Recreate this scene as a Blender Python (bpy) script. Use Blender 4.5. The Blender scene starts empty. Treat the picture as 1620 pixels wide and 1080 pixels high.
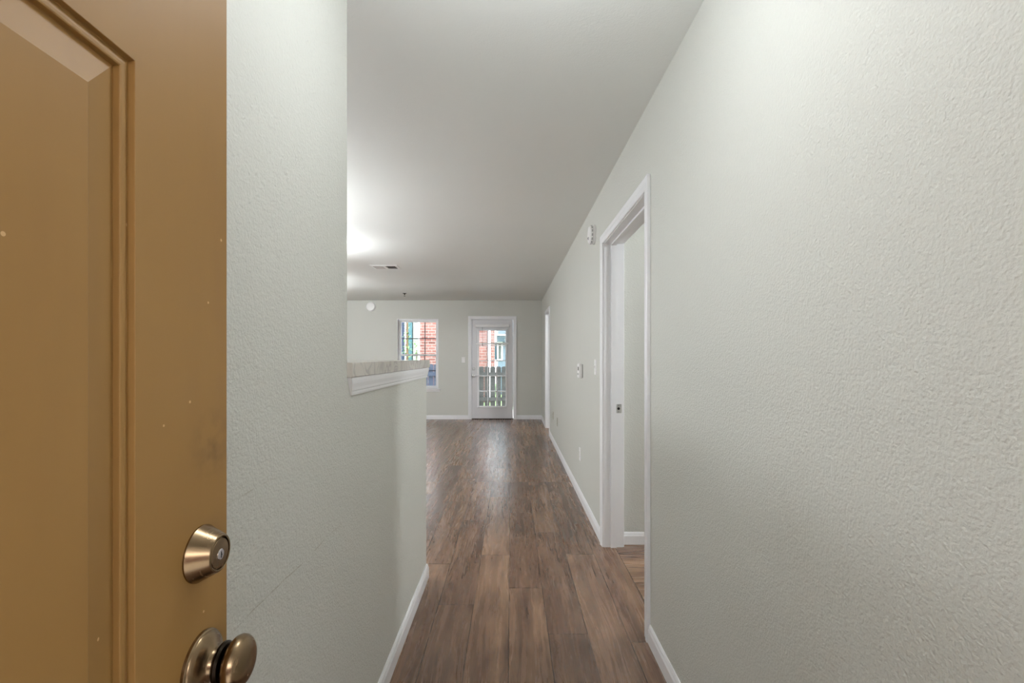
import bpy, bmesh, math, random
from mathutils import Vector, Matrix

random.seed(7)
C = bpy.context.scene.collection
SC = bpy.context.scene

# ------------------------------------------------------------------ camera
F = 720.0                      # focal length in pixels of a 1620 px wide frame
VX, VY, EYE = 809.0, 564.0, 1.285
cam_d = bpy.data.cameras.new('camera')
cam = bpy.data.objects.new('camera', cam_d)
C.objects.link(cam)
cam.location = (0, 0, EYE)
cam.rotation_euler = (math.pi / 2, 0, 0)
cam_d.sensor_width = 36.0
cam_d.lens = F / 1620 * 36.0
cam_d.shift_x = (810 - VX) / 1620
cam_d.shift_y = (VY - 540) / 1620
cam_d.clip_start = 0.02
SC.camera = cam

# ------------------------------------------------------------------ world, exposure
SC.view_settings.view_transform = 'Standard'
SC.view_settings.look = 'None'
SC.view_settings.gamma = 1.0
SC.view_settings.use_curve_mapping = False
SC.view_settings.exposure = 1.13
SC.cycles.use_denoising = True
SC.cycles.max_bounces = 10
SC.cycles.diffuse_bounces = 6
SC.cycles.glossy_bounces = 4
SC.cycles.sample_clamp_indirect = 6.0
SC.cycles.caustics_reflective = False
SC.cycles.caustics_refractive = False

SKY_STRENGTH = 4.1
LAMP_HALL, LAMP_KITCHEN, FILL_BAR, FILL_LIVING, LAMP_ROOM, FILL_ROOM2 = 12.5, 30.0, 27.0, 58.0, 52.0, 60.0
w = bpy.data.worlds.new('sky')
SC.world = w
w.use_nodes = True
nt = w.node_tree
nt.nodes.clear()
wo = nt.nodes.new('ShaderNodeOutputWorld')
bg = nt.nodes.new('ShaderNodeBackground')
sky = nt.nodes.new('ShaderNodeTexSky')
sky.sky_type = 'PREETHAM'
sky.turbidity = 6.0
sky.sun_direction = (0.2, -0.55, 0.8)
hs = nt.nodes.new('ShaderNodeHueSaturation')
hs.inputs['Saturation'].default_value = 0.45
nt.links.new(sky.outputs[0], hs.inputs['Color'])
nt.links.new(hs.outputs[0], bg.inputs[0])
bg.inputs[1].default_value = SKY_STRENGTH
sun_d = bpy.data.lights.new('sun', 'SUN')
sun_d.energy = 5.0
sun_d.angle = math.radians(1.0)
sun_d.color = (1.0, 0.96, 0.9)
sun = bpy.data.objects.new('sun', sun_d)
C.objects.link(sun)
sun.rotation_euler = Vector((0.55, 0.015, 0.83)).to_track_quat('Z', 'Y').to_euler()   # shines along the building, lights the patio
nt.links.new(bg.outputs[0], wo.inputs[0])


# ------------------------------------------------------------------ materials
def srgb(r, g, b):
    def c(v):
        v /= 255.0
        return v / 12.92 if v <= 0.04045 else ((v + 0.055) / 1.055) ** 2.4
    return (c(r), c(g), c(b), 1.0)


class NT:
    def __init__(self, name):
        self.m = bpy.data.materials.new(name)
        self.m.use_nodes = True
        self.t = self.m.node_tree
        self.b = self.t.nodes['Principled BSDF']
        self.out = self.t.nodes['Material Output']

    def n(self, typ, **kw):
        nd = self.t.nodes.new(typ)
        for k, v in kw.items():
            setattr(nd, k, v)
        return nd

    def l(self, a, b):
        self.t.links.new(a, b)

    def val(self, sock, v):
        if hasattr(v, 'is_output'):
            self.l(v, sock)
        else:
            sock.default_value = v

    def math(self, op, a, b=0.0, c=None):
        nd = self.n('ShaderNodeMath', operation=op)
        self.val(nd.inputs[0], a)
        self.val(nd.inputs[1], b)
        if c is not None:
            self.val(nd.inputs[2], c)
        return nd.outputs[0]

    def mix(self, f, a, b, blend='MIX'):
        nd = self.n('ShaderNodeMix', data_type='RGBA', blend_type=blend)
        self.val(nd.inputs[0], f)
        self.val(nd.inputs[6], a)
        self.val(nd.inputs[7], b)
        return nd.outputs[2]

    def noise(self, vec, scale, detail=2.0, rough=0.5):
        nd = self.n('ShaderNodeTexNoise')
        if vec is not None:
            self.l(vec, nd.inputs['Vector'])
        nd.inputs['Scale'].default_value = scale
        nd.inputs['Detail'].default_value = detail
        nd.inputs['Roughness'].default_value = rough
        return nd.outputs['Fac']

    def ramp(self, f, lo, hi):
        nd = self.n('ShaderNodeMapRange')
        self.l(f, nd.inputs[0])
        nd.inputs[1].default_value = lo
        nd.inputs[2].default_value = hi
        return nd.outputs[0]

    def mapping(self, vec, scale=(1, 1, 1), loc=(0, 0, 0)):
        nd = self.n('ShaderNodeMapping')
        self.l(vec, nd.inputs[0])
        nd.inputs['Scale'].default_value = scale
        nd.inputs['Location'].default_value = loc
        return nd.outputs[0]

    def obj(self):
        return self.n('ShaderNodeTexCoord').outputs['Object']

    def bump(self, h, strength, dist, prev=None):
        nd = self.n('ShaderNodeBump')
        self.l(h, nd.inputs['Height'])
        nd.inputs['Strength'].default_value = strength
        nd.inputs['Distance'].default_value = dist
        if prev is not None:
            self.l(prev, nd.inputs['Normal'])
        self.l(nd.outputs[0], self.b.inputs['Normal'])
        return nd.outputs[0]

    def set(self, color=None, rough=None, metal=None, spec=None):
        if color is not None:
            self.val(self.b.inputs['Base Color'], color)
        if rough is not None:
            self.val(self.b.inputs['Roughness'], rough)
        if metal is not None:
            self.b.inputs['Metallic'].default_value = metal
        if spec is not None:
            self.b.inputs['Specular IOR Level'].default_value = spec
        return self.m


def plain(name, color, rough=0.5, metal=0.0, spec=0.5, grain=0.0, gscale=40.0):
    k = NT(name)
    if grain > 0:
        f = k.noise(k.obj(), gscale, 3.0)
        col = k.mix(f, tuple(c * (1 - grain) for c in color[:3]) + (1,), tuple(min(1, c * (1 + grain)) for c in color[:3]) + (1,))
        return k.set(col, rough, metal, spec)
    return k.set(color, rough, metal, spec)


def mat_paint(name, color, bump=0.5, scale=150.0, rough=0.55, dist=0.002, scuffs=()):
    k = NT(name)
    o = k.obj()
    big = k.noise(o, 1.3, 2.0)
    col = k.mix(big, tuple(c * 0.965 for c in color[:3]) + (1,), color)
    for (za, ya, yb, amt) in scuffs:      # long horizontal scrapes left by furniture
        sp = k.n('ShaderNodeSeparateXYZ'); k.l(o, sp.inputs[0])
        wob = k.math('MULTIPLY', k.math('SUBTRACT', k.noise(k.mapping(o, (1, 6, 1)), 1.0, 2.0), 0.5), 0.02)
        d = k.math('ABSOLUTE', k.math('SUBTRACT', k.math('ADD', sp.outputs[2], wob), za))
        line = k.math('SUBTRACT', 1.0, k.ramp(d, 0.0, 0.0022))
        mid, half = (ya + yb) / 2, (yb - ya) / 2
        fade = k.math('SUBTRACT', 1.0, k.ramp(k.math('ABSOLUTE', k.math('SUBTRACT', sp.outputs[1], mid)), half * 0.6, half))
        br = k.ramp(k.noise(k.mapping(o, (1, 30, 60)), 1.0, 2.0), 0.35, 0.6)
        col = k.mix(k.math('MULTIPLY', k.math('MULTIPLY', line, fade), k.math('MULTIPLY', br, amt)), col, srgb(150, 140, 120))
    k.set(col, rough, 0.0, 0.35)
    a = k.noise(o, scale, 2.0, 0.45)
    b = k.noise(o, scale * 0.42, 1.0)
    h = k.math('ADD', k.math('MULTIPLY', a, 1.0), k.math('MULTIPLY', b, 0.7))
    k.bump(h, bump, dist)
    return k.m


def mat_floor():
    k = NT('vinyl_wood_plank')
    uv = k.n('ShaderNodeUVMap', uv_map='grain').outputs[0]
    ed = k.n('ShaderNodeUVMap', uv_map='ends').outputs[0]
    at = k.n('ShaderNodeAttribute', attribute_name='rnd')
    rnd = at.outputs['Fac']
    ac = k.n('ShaderNodeAttribute', attribute_name='across').outputs['Fac']
    # warp the grain
    wv = k.noise(k.mapping(uv, (9, 1.3, 1)), 1.0, 3.0)
    off = k.n('ShaderNodeCombineXYZ')
    k.l(k.math('MULTIPLY', k.math('SUBTRACT', wv, 0.5), 0.10), off.inputs[0])
    va = k.n('ShaderNodeVectorMath', operation='ADD')
    k.l(uv, va.inputs[0]); k.l(off.outputs[0], va.inputs[1])
    g1 = k.noise(k.mapping(va.outputs[0], (34, 1.4, 1)), 1.0, 6.0, 0.68)
    g2 = k.noise(k.mapping(va.outputs[0], (110, 3.5, 1)), 1.0, 4.0, 0.65)
    g3 = k.noise(k.mapping(uv, (330, 14, 1)), 1.0, 2.0, 0.6)
    g4 = k.noise(k.mapping(uv, (13, 1.2, 1)), 1.0, 3.0)
    dark, mid, lite = srgb(86, 62, 48), srgb(138, 105, 83), srgb(178, 144, 116)
    c = k.mix(k.ramp(g1, 0.32, 0.68), dark, mid)
    c = k.mix(k.math('MULTIPLY', k.ramp(g4, 0.35, 0.75), 0.75), c, lite)
    c = k.mix(k.math('MULTIPLY', k.ramp(g2, 0.5, 0.68), 0.75), c, dark)
    c = k.mix(k.math('MULTIPLY', k.ramp(g3, 0.5, 0.7), 0.5), c, dark)
    tint = k.mix(rnd, srgb(196, 186, 182), srgb(255, 253, 248))
    c = k.mix(1.0, c, tint, 'MULTIPLY')
    # knots
    vo = k.n('ShaderNodeTexVoronoi')
    k.l(k.mapping(va.outputs[0], (5.5, 1.9, 1)), vo.inputs['Vector'])
    vo.inputs['Scale'].default_value = 1.0
    kn = k.math('SUBTRACT', 1.0, k.ramp(vo.outputs['Distance'], 0.02, 0.13))
    c = k.mix(k.math('MULTIPLY', kn, 0.6), c, srgb(52, 36, 28))
    sp = k.n('ShaderNodeSeparateXYZ')
    k.l(ed, sp.inputs[0])
    e_end = k.math('MINIMUM', sp.outputs[0], sp.outputs[1])
    seam = k.math('LESS_THAN', k.math('MINIMUM', e_end, ac), 0.0016)
    c = k.mix(k.math('MULTIPLY', seam, 0.85), c, srgb(34, 24, 19))
    # ac is interpolated distance to the nearest long edge
    rr = k.math('ADD', 0.20, k.math('MULTIPLY', g1, 0.14))
    k.set(c, rr, 0.0, 1.0)
    gb = k.noise(k.mapping(uv, (85, 0.55, 1)), 1.0, 3.0, 0.6)
    h = k.math('ADD', k.math('MULTIPLY', g2, 0.15), k.math('MULTIPLY', gb, 0.9))
    h = k.math('SUBTRACT', h, k.math('MULTIPLY', seam, 0.8))
    k.bump(h, 0.2, 0.0012)
    return k.m


def mat_door_paint():
    k = NT('bronze_gold_paint')
    o = k.obj()
    base = srgb(150, 114, 66)
    n1 = k.noise(o, 2.2, 3.0)
    c = k.mix(n1, srgb(146, 110, 60), srgb(166, 129, 78))
    n2 = k.noise(k.mapping(o, (1, 9, 1.6)), 1.6, 3.0)
    c = k.mix(k.math('MULTIPLY', k.ramp(n2, 0.5, 0.8), 0.25), c, srgb(134, 96, 60))
    # paint chips and scuffs
    so = k.n('ShaderNodeSeparateXYZ'); k.l(o, so.inputs[0])
    flat = k.n('ShaderNodeCombineXYZ'); k.l(so.outputs[1], flat.inputs[0]); k.l(so.outputs[2], flat.inputs[1])
    vo = k.n('ShaderNodeTexVoronoi', voronoi_dimensions='2D')
    k.l(flat.outputs[0], vo.inputs['Vector'])
    vo.inputs['Scale'].default_value = 13.0
    wn = k.n('ShaderNodeTexWhiteNoise')
    k.l(vo.outputs['Position'], wn.inputs['Vector'])
    chip = k.math('MULTIPLY', k.math('LESS_THAN', vo.outputs['Distance'], k.math('MULTIPLY', wn.outputs['Value'], 0.022)), k.math('GREATER_THAN', wn.outputs['Value'], 0.68))
    c = k.mix(k.math('MULTIPLY', chip, 0.75), c, srgb(222, 186, 140))
    vs = k.n('ShaderNodeTexVoronoi', voronoi_dimensions='2D')
    k.l(k.mapping(flat.outputs[0], (30, 9, 1), (0.1, 0.7, 0)), vs.inputs['Vector'])
    vs.inputs['Scale'].default_value = 1.0
    wn2 = k.n('ShaderNodeTexWhiteNoise')
    k.l(vs.outputs['Position'], wn2.inputs['Vector'])
    scr = k.math('MULTIPLY', k.math('LESS_THAN', vs.outputs['Distance'], 0.07), k.math('GREATER_THAN', wn2.outputs['Value'], 0.93))
    c = k.mix(k.math('MULTIPLY', scr, 0.35), c, srgb(205, 172, 122))
    # hand smudge above the lock (local u along Y of the leaf, z up)
    d = k.n('ShaderNodeVectorMath', operation='DISTANCE')
    k.l(k.mapping(o, (0, 1.0, 1.0)), d.inputs[0])
    d.inputs[1].default_value = (0.0, 0.888, 1.185)
    sm = k.math('SUBTRACT', 1.0, k.ramp(d.outputs['Value'], 0.004, 0.045))
    sm = k.math('MULTIPLY', sm, k.ramp(k.noise(o, 38, 3.0), 0.42, 0.62))
    c = k.mix(k.math('MULTIPLY', sm, 0.45), c, srgb(88, 68, 46))
    k.set(c, 0.5, 0.0, 0.28)
    k.bump(k.noise(k.mapping(o, (1, 1, 0.25)), 60, 2.0), 0.12, 0.001)
    return k.m


def mat_metal(name, color, rough):
    k = NT(name)
    o = k.obj()
    n = k.noise(k.mapping(o, (400, 40, 40)), 1.0, 2.0)
    k.set(color, k.math('ADD', rough - 0.05, k.math('MULTIPLY', n, 0.1)), 1.0)
    return k.m


def mat_laminate():
    k = NT('beige_marbled_laminate')
    o = k.obj()
    warp = k.noise(o, 3.0, 3.0)
    cx = k.n('ShaderNodeCombineXYZ')
    k.l(warp, cx.inputs[1])
    va = k.n('ShaderNodeVectorMath', operation='ADD')
    k.l(o, va.inputs[0]); k.l(cx.outputs[0], va.inputs[1])
    n = k.noise(k.mapping(va.outputs[0], (9, 16, 4)), 1.0, 4.0, 0.6)
    v = k.math('SUBTRACT', 1.0, k.ramp(k.math('ABSOLUTE', k.math('SUBTRACT', n, 0.5)), 0.0, 0.05))
    c = k.mix(k.noise(o, 4, 2.0), srgb(190, 186, 180), srgb(214, 208, 200))
    c = k.mix(k.math('MULTIPLY', v, 0.55), c, srgb(150, 146, 142))
    k.set(c, 0.14, 0.0, 0.5)
    return k.m


def mat_brick():
    k = NT('red_brick')
    o = k.obj()
    sp = k.n('ShaderNodeSeparateXYZ'); k.l(o, sp.inputs[0])
    cb = k.n('ShaderNodeCombineXYZ')
    k.l(sp.outputs[0], cb.inputs[0]); k.l(sp.outputs[2], cb.inputs[1])
    br = k.n('ShaderNodeTexBrick')
    k.l(cb.outputs[0], br.inputs['Vector'])
    br.inputs['Scale'].default_value = 1.0
    br.inputs['Brick Width'].default_value = 0.22
    br.inputs['Row Height'].default_value = 0.085
    br.inputs['Mortar Size'].default_value = 0.009
    br.inputs['Color1'].default_value = srgb(122, 84, 76)
    br.inputs['Color2'].default_value = srgb(98, 62, 56)
    br.inputs['Mortar'].default_value = srgb(130, 120, 114)
    k.set(br.outputs['Color'], 0.85, 0.0, 0.2)
    return k.m


def mat_siding(name, color):
    k = NT(name)
    sp = k.n('ShaderNodeSeparateXYZ'); k.l(k.obj(), sp.inputs[0])
    fr = k.math('FRACT', k.math('MULTIPLY', sp.outputs[2], 7.0))
    line = k.math('LESS_THAN', fr, 0.1)
    c = k.mix(k.math('MULTIPLY', line, 0.35), color, tuple(v * 0.4 for v in color[:3]) + (1,))
    k.set(c, 0.6)
    k.bump(fr, 0.6, 0.012)
    return k.m


def mat_glass(name='window_glass'):
    k = NT(name)
    tr = k.n('ShaderNodeBsdfTransparent')
    tr.inputs[0].default_value = (0.95, 0.97, 0.97, 1)
    gl = k.n('ShaderNodeBsdfGlossy')
    gl.inputs['Roughness'].default_value = 0.02
    lw = k.n('ShaderNodeFresnel')
    lw.inputs[0].default_value = 1.45
    mx = k.n('ShaderNodeMixShader')
    k.l(lw.outputs[0], mx.inputs[0])
    k.l(tr.outputs[0], mx.inputs[1]); k.l(gl.outputs[0], mx.inputs[2])
    k.l(mx.outputs[0], k.out.inputs[0])
    return k.m


def mat_emit(name, color, strength):
    k = NT(name)
    k.set(color, 0.4)
    k.b.inputs['Emission Color'].default_value = color
    k.b.inputs['Emission Strength'].default_value = strength
    return k.m


def mat_wood_fence(name, a, b):
    k = NT(name)
    o = k.obj()
    n = k.noise(k.mapping(o, (14, 14, 1.2)), 1.0, 5.0, 0.65)
    k.set(k.mix(n, a, b), 0.9, 0.0, 0.2)
    return k.m


M = {}
M['wall'] = mat_paint('greige_wall_paint', srgb(208, 209, 203), 1.0, 190.0)
M['wall_scuffed'] = mat_paint('scuffed_greige_wall_paint', srgb(208, 209, 203), 1.0, 190.0, scuffs=((0.80, 0.74, 1.36, 0.6), (1.03, 0.76, 0.98, 0.45)))
M['ceiling'] = mat_paint('greige_ceiling_paint', srgb(230, 232, 229), 0.35)
M['trim'] = plain('white_trim_paint', srgb(236, 237, 240), 0.35, grain=0.01)
M['floor'] = mat_floor()
M['door'] = mat_door_paint()
M['nickel'] = mat_metal('antique_brass', srgb(146, 124, 97), 0.26)
M['dark_metal'] = mat_metal('dark_bronze', srgb(52, 45, 38), 0.25)
M['steel'] = mat_metal('satin_steel', srgb(205, 205, 205), 0.3)
M['silver'] = mat_metal('bright_cylinder_metal', srgb(225, 225, 230), 0.2)
M['black'] = plain('black_gap', srgb(18, 17, 16), 0.7)
M['laminate'] = mat_laminate()
M['plastic'] = plain('white_plastic', srgb(238, 238, 238), 0.35)
M['plastic_grey'] = plain('grey_plastic', srgb(168, 168, 170), 0.4)
M['plate_beige'] = plain('painted_over_plate', srgb(176, 174, 160), 0.5)
M['lcd'] = plain('display_grey_green', srgb(128, 136, 128), 0.2)
M['red'] = plain('dark_red_lens', srgb(96, 40, 44), 0.3)
M['vinyl'] = plain('white_vinyl', srgb(240, 241, 243), 0.35)
M['slab'] = plain('backlit_door_grey', srgb(216, 216, 219), 0.4)  # patio door slab: backlit shade put into the grey
M['muntin_dark'] = plain('bronze_muntin', srgb(58, 58, 62), 0.45)
M['glass'] = mat_glass()
M['blind'] = plain('white_blind_slat', srgb(236, 236, 236), 0.4)
M['brick'] = mat_brick()
M['siding_pale'] = mat_siding('pale_blue_siding', srgb(94, 110, 120))
M['siding_teal'] = mat_siding('teal_siding', srgb(57, 96, 102))
M['siding_blue'] = mat_siding('blue_siding', srgb(52, 76, 104))
M['siding_white'] = mat_siding('white_siding', srgb(139, 147, 138))
M['teal_dark'] = plain('dark_teal_paint', srgb(31, 61, 70), 0.5)
M['navy'] = plain('navy_paint', srgb(22, 40, 66), 0.5)
M['glass_dark'] = plain('dark_window_pane', srgb(82, 88, 84), 0.1)
M['fence'] = mat_wood_fence('grey_weathered_wood', srgb(37, 37, 36), srgb(67, 67, 63))
M['fence_blue'] = mat_wood_fence('blue_grey_weathered_wood', srgb(42, 48, 59), srgb(61, 67, 79))
M['concrete'] = plain('patio_concrete', srgb(222, 219, 212), 0.9, grain=0.12, gscale=30)
M['grass'] = plain('lawn', srgb(96, 117, 72), 0.9, grain=0.3, gscale=30)
M['bark'] = plain('bark', srgb(98, 80, 60), 0.9, grain=0.3, gscale=30)
M['leaf'] = plain('leaf_green', srgb(105, 137, 80), 0.6, grain=0.25, gscale=3)
M['leaf_pale'] = plain('leaf_pale', srgb(149, 176, 123), 0.6, grain=0.2, gscale=3)
M['lamp_base'] = plain('brushed_lamp_ring', srgb(190, 188, 184), 0.3, 1.0)


# ------------------------------------------------------------------ mesh helpers
class MB:
    def __init__(self):
        self.v, self.f, self.s = [], [], []

    def add(self, vs, fs, smooth=False):
        n = len(self.v)
        self.v += [tuple(p) for p in vs]
        self.f += [tuple(i + n for i in f) for f in fs]
        self.s += [smooth] * len(fs)

    def box(self, x0, x1, y0, y1, z0, z1, fn=None):
        vs = [(x, y, z) for x in (x0, x1) for y in (y0, y1) for z in (z0, z1)]
        if fn:
            vs = [fn(*p) for p in vs]
        self.add(vs, [(0, 1, 3, 2), (4, 6, 7, 5), (0, 4, 5, 1), (2, 3, 7, 6), (0, 2, 6, 4), (1, 5, 7, 3)])
        return self

    def bevel_box(self, x0, x1, y0, y1, z0, z1, b, axis=0, fn=None):
        """box whose face at the far end of `axis` (sign of b) is chamfered by |b|"""
        lo, hi = [x0, y0, z0], [x1, y1, z1]
        a, c = [i for i in range(3) if i != axis]
        front_hi = b > 0
        q = abs(b)
        tip = hi[axis] if front_hi else lo[axis]
        base = lo[axis] if front_hi else hi[axis]
        sh = tip - q if front_hi else tip + q
        rings = [(base, 0), (sh, 0), (tip, q)]
        vs = []
        for (t, i) in rings:
            for (sa, sc) in ((0, 0), (1, 0), (1, 1), (0, 1)):
                p = [0, 0, 0]
                p[axis] = t
                p[a] = hi[a] - i if sa else lo[a] + i
                p[c] = hi[c] - i if sc else lo[c] + i
                vs.append(tuple(p))
        fs = [(3, 2, 1, 0), (8, 9, 10, 11)]
        for r in range(2):
            for k in range(4):
                k2 = (k + 1) % 4
                fs.append((r * 4 + k, r * 4 + k2, r * 4 + 4 + k2, r * 4 + 4 + k))
        if fn:
            vs = [fn(*p) for p in vs]
        self.add(vs, fs)
        return self

    def lathe(self, prof, fn, seg=48, cap=True, smooth=True):
        """prof: list of (radius, height); fn(a, b, h) maps to world"""
        vs, fs = [], []
        for (r, h) in prof:
            for k in range(seg):
                t = 2 * math.pi * k / seg
                vs.append(fn(r * math.cos(t), r * math.sin(t), h))
        for i in range(len(prof) - 1):
            for k in range(seg):
                k2 = (k + 1) % seg
                fs.append((i * seg + k, i * seg + k2, (i + 1) * seg + k2, (i + 1) * seg + k))
        n = len(fs)
        if cap:
            fs.append(tuple(range(seg))[::-1])
            m = (len(prof) - 1) * seg
            fs.append(tuple(m + k for k in range(seg)))
        self.add(vs, fs, smooth)
        if cap:
            self.s[-1] = self.s[-2] = False
        return self

    def frame(self, a0, a1, b0, b1, prof, fn, closed=False):
        """sweep a profile [(outward, proud)] round an opening with mitred corners;
        open at the bottom unless closed"""
        if closed:
            cor = [(a0, b0, -1, -1), (a0, b1, -1, 1), (a1, b1, 1, 1), (a1, b0, 1, -1)]
        else:
            cor = [(a0, b0, -1, 0), (a0, b1, -1, 1), (a1, b1, 1, 1), (a1, b0, 1, 0)]
        n = len(prof)
        vs, fs = [], []
        for (a, b, sa, sb) in cor:
            for (o, p) in prof:
                vs.append(fn(a + sa * o, b + sb * o, p))
        segs = 4 if closed else 3
        for s in range(segs):
            s2 = (s + 1) % 4
            for k in range(n):
                k2 = (k + 1) % n
                fs.append((s * n + k, s * n + k2, s2 * n + k2, s2 * n + k))
        if not closed:
            fs.append(tuple(range(n)))
            fs.append(tuple(3 * n + k for k in range(n))[::-1])
        self.add(vs, fs)
        return self

    def prism(self, prof, fn, t0, t1):
        """extrude profile [(a, b)] from t0 to t1 (numbers or functions of (a, b))"""
        n = len(prof)
        g0 = t0 if callable(t0) else (lambda a, b: t0)
        g1 = t1 if callable(t1) else (lambda a, b: t1)
        vs = [fn(a, b, g0(a, b)) for a, b in prof] + [fn(a, b, g1(a, b)) for a, b in prof]
        fs = [tuple(range(n))[::-1], tuple(range(n, 2 * n))]
        for k in range(n):
            k2 = (k + 1) % n
            fs.append((k, k2, n + k2, n + k))
        self.add(vs, fs)
        return self

    def build(self, name, mat, parent=None, kind=None, origin=None, recalc=True):
        me = bpy.data.meshes.new(name)
        vs = self.v
        if origin is not None:
            vs = [tuple(Vector(p) - Vector(origin)) for p in vs]
        me.from_pydata(vs, [], self.f)
        me.update()
        for p, s in zip(me.polygons, self.s):
            p.use_smooth = s
        if recalc:
            bm = bmesh.new(); bm.from_mesh(me)
            bmesh.ops.recalc_face_normals(bm, faces=bm.faces)
            bm.to_mesh(me); bm.free()
        if any(self.s):
            bm = bmesh.new(); bm.from_mesh(me)
            for e in bm.edges:
                if len(e.link_faces) == 2 and e.calc_face_angle(0) > math.radians(32):
                    e.smooth = False
            bm.to_mesh(me); bm.free()
        me.materials.append(mat)
        o = bpy.data.objects.new(name, me)
        C.objects.link(o)
        if parent is not None:
            o.parent = parent
        elif origin is not None:
            o.location = origin
        if parent is not None and origin is not None:
            o.location = Vector(origin) - parent.location
        if kind:
            o['kind'] = kind
        return o


def tag(o, label, cat, group=None, kind=None):
    o['label'] = label
    o['category'] = cat
    if group:
        o['group'] = group
    if kind:
        o['kind'] = kind
    return o


def thing(name, label, cat, loc=(0, 0, 0), group=None, kind=None):
    o = bpy.data.objects.new(name, None)
    C.objects.link(o)
    o.location = loc
    o.empty_display_size = 0.1
    tag(o, label, cat, group, kind)
    return o


class At:
    """collects mesh parts in world coordinates under a thing at loc"""
    def __init__(self, root):
        self.r = root

    def part(self, name, mb, mat, parent=None, label=None):
        L = self.r.location
        mb.v = [tuple(Vector(p) - L) for p in mb.v]
        o = mb.build(name, mat, parent or self.r)
        if label:
            o['label'] = label
        return o


# ------------------------------------------------------------------ room dimensions
XR, XR2 = 0.625, 0.75            # right hall wall faces
XL = -0.493                      # left hall wall face
YW, YH = 1.365, 2.64             # end of the full wall / of the half wall
YF = 9.35                        # far wall
HC = 2.44                        # ceiling
YB = -0.37                       # entry wall face
XLL = -4.7                       # living room left wall
XRR = 3.3                        # outer wall of the rooms on the right
D1 = (2.105, 3.07, 2.045)        # first doorway: y0, y1, height (clear)
D2 = (7.42, 8.20, 2.045)
FD = (-0.815, 0.035, 2.045)      # far door clear opening x0, x1
WN = (-2.345, -1.50, 0.625, 2.06)  # far window x0, x1, z0, z1

# ------------------------------------------------------------------ floor
def planks(name, x0, x1, y0, y1, along_y, joints, width=0.183, length=1.22, phase=-0.012, breaks=()):
    me = bpy.data.meshes.new(name)
    vs, fs, g, e, a, r = [], [], [], [], [], []
    A0, A1, B0, B1 = (x0, x1, y0, y1) if along_y else (y0, y1, x0, x1)
    k = math.floor((A0 - phase) / width)
    while phase + k * width < A1:
        p0, p1 = max(A0, phase + k * width), min(A1, phase + (k + 1) * width)
        cuts = [B0] + [b for b in breaks if B0 < b < B1] + [B1]
        for ci in range(len(cuts) - 1):
            c0, c1 = cuts[ci], cuts[ci + 1]
            j = joints.get(k, random.uniform(0, length)) if ci == 0 else random.uniform(0, length)
            t = j - math.ceil((j - c0) / length) * length
            while t < c1:
                q0, q1 = max(c0, t), min(c1, t + length)
                if q1 - q0 > 1e-4 and p1 - p0 > 1e-4:
                    n = len(vs)
                    pm = (p0 + p1) / 2
                    strip = [(p0, pm), (pm, p1)]
                    ou, ov, rr = random.uniform(0, 50), random.uniform(0, 50), random.random()
                    for si, (s0, s1) in enumerate(strip):
                        n = len(vs)
                        for (pa, qa) in ((s0, q0), (s1, q0), (s1, q1), (s0, q1)):
                            vs.append((pa, qa, 0) if along_y else (qa, pa, 0))
                        fs.append((n, n + 1, n + 2, n + 3) if along_y else (n + 3, n + 2, n + 1, n))
                        idx = [(s0, q0), (s1, q0), (s1, q1), (s0, q1)]
                        if not along_y:
                            idx = idx[::-1]
                        for (pa, qa) in idx:
                            g.append((pa - p0 + ou, qa - q0 + ov))
                            e.append((qa - q0, q1 - qa))
                            a.append(min(pa - p0, p1 - pa))
                            r.append(rr)
                t += length
        k += 1
    me.from_pydata(vs, [], fs)
    for nm in ('grain', 'ends'):
        me.uv_layers.new(name=nm)
    for nm in ('across', 'rnd'):
        me.attributes.new(nm, 'FLOAT', 'CORNER')
    me.uv_layers['grain'].data.foreach_set('uv', [c for p in g for c in p])
    me.uv_layers['ends'].data.foreach_set('uv', [c for p in e for c in p])
    me.attributes['across'].data.foreach_set('value', a)
    me.attributes['rnd'].data.foreach_set('value', r)
    me.materials.append(M['floor'])
    o = bpy.data.objects.new(name, me)
    C.objects.link(o)
    return tag(o, *FLOOR_TAG.pop(0), kind='structure')


FLOOR_TAG = [('brown wood plank floor running down the hall to the glass door', 'floor'),
             ('brown plank floor laid crosswise beyond the first doorway on the right', 'floor')]
planks('floor', XLL - 0.1, 0.70, YB - 0.15, YF + 0.1, True, {0: 2.53, -1: 2.95, 1: 2.11, -2: 2.36, 2: 2.96, 3: 2.05}, breaks=(4.67,))
planks('floor_side_room', 0.70, XRR + 0.1, YB - 0.15, YF + 0.1, False, {}, phase=0.03)
MB().box(XLL - 0.1, XRR + 0.1, YB - 0.15, YF + 0.1, -0.12, -0.004).build('floor_slab', M['concrete'], kind='structure')
tag(bpy.data.objects['floor_slab'], 'concrete slab under the plank floor of the flat', 'floor', kind='structure')
tag(MB().box(XLL - 0.1, XRR + 0.1, YB - 0.15, YF + 0.15, HC, HC + 0.2).build('ceiling', M['ceiling']),
    'plain greige painted ceiling over the hall and living room', 'ceiling', kind='structure')

# ------------------------------------------------------------------ walls
def wall(name, label, mb, mat='wall'):
    return tag(mb.build(name, M[mat]), label, 'wall', kind='structure')

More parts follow.
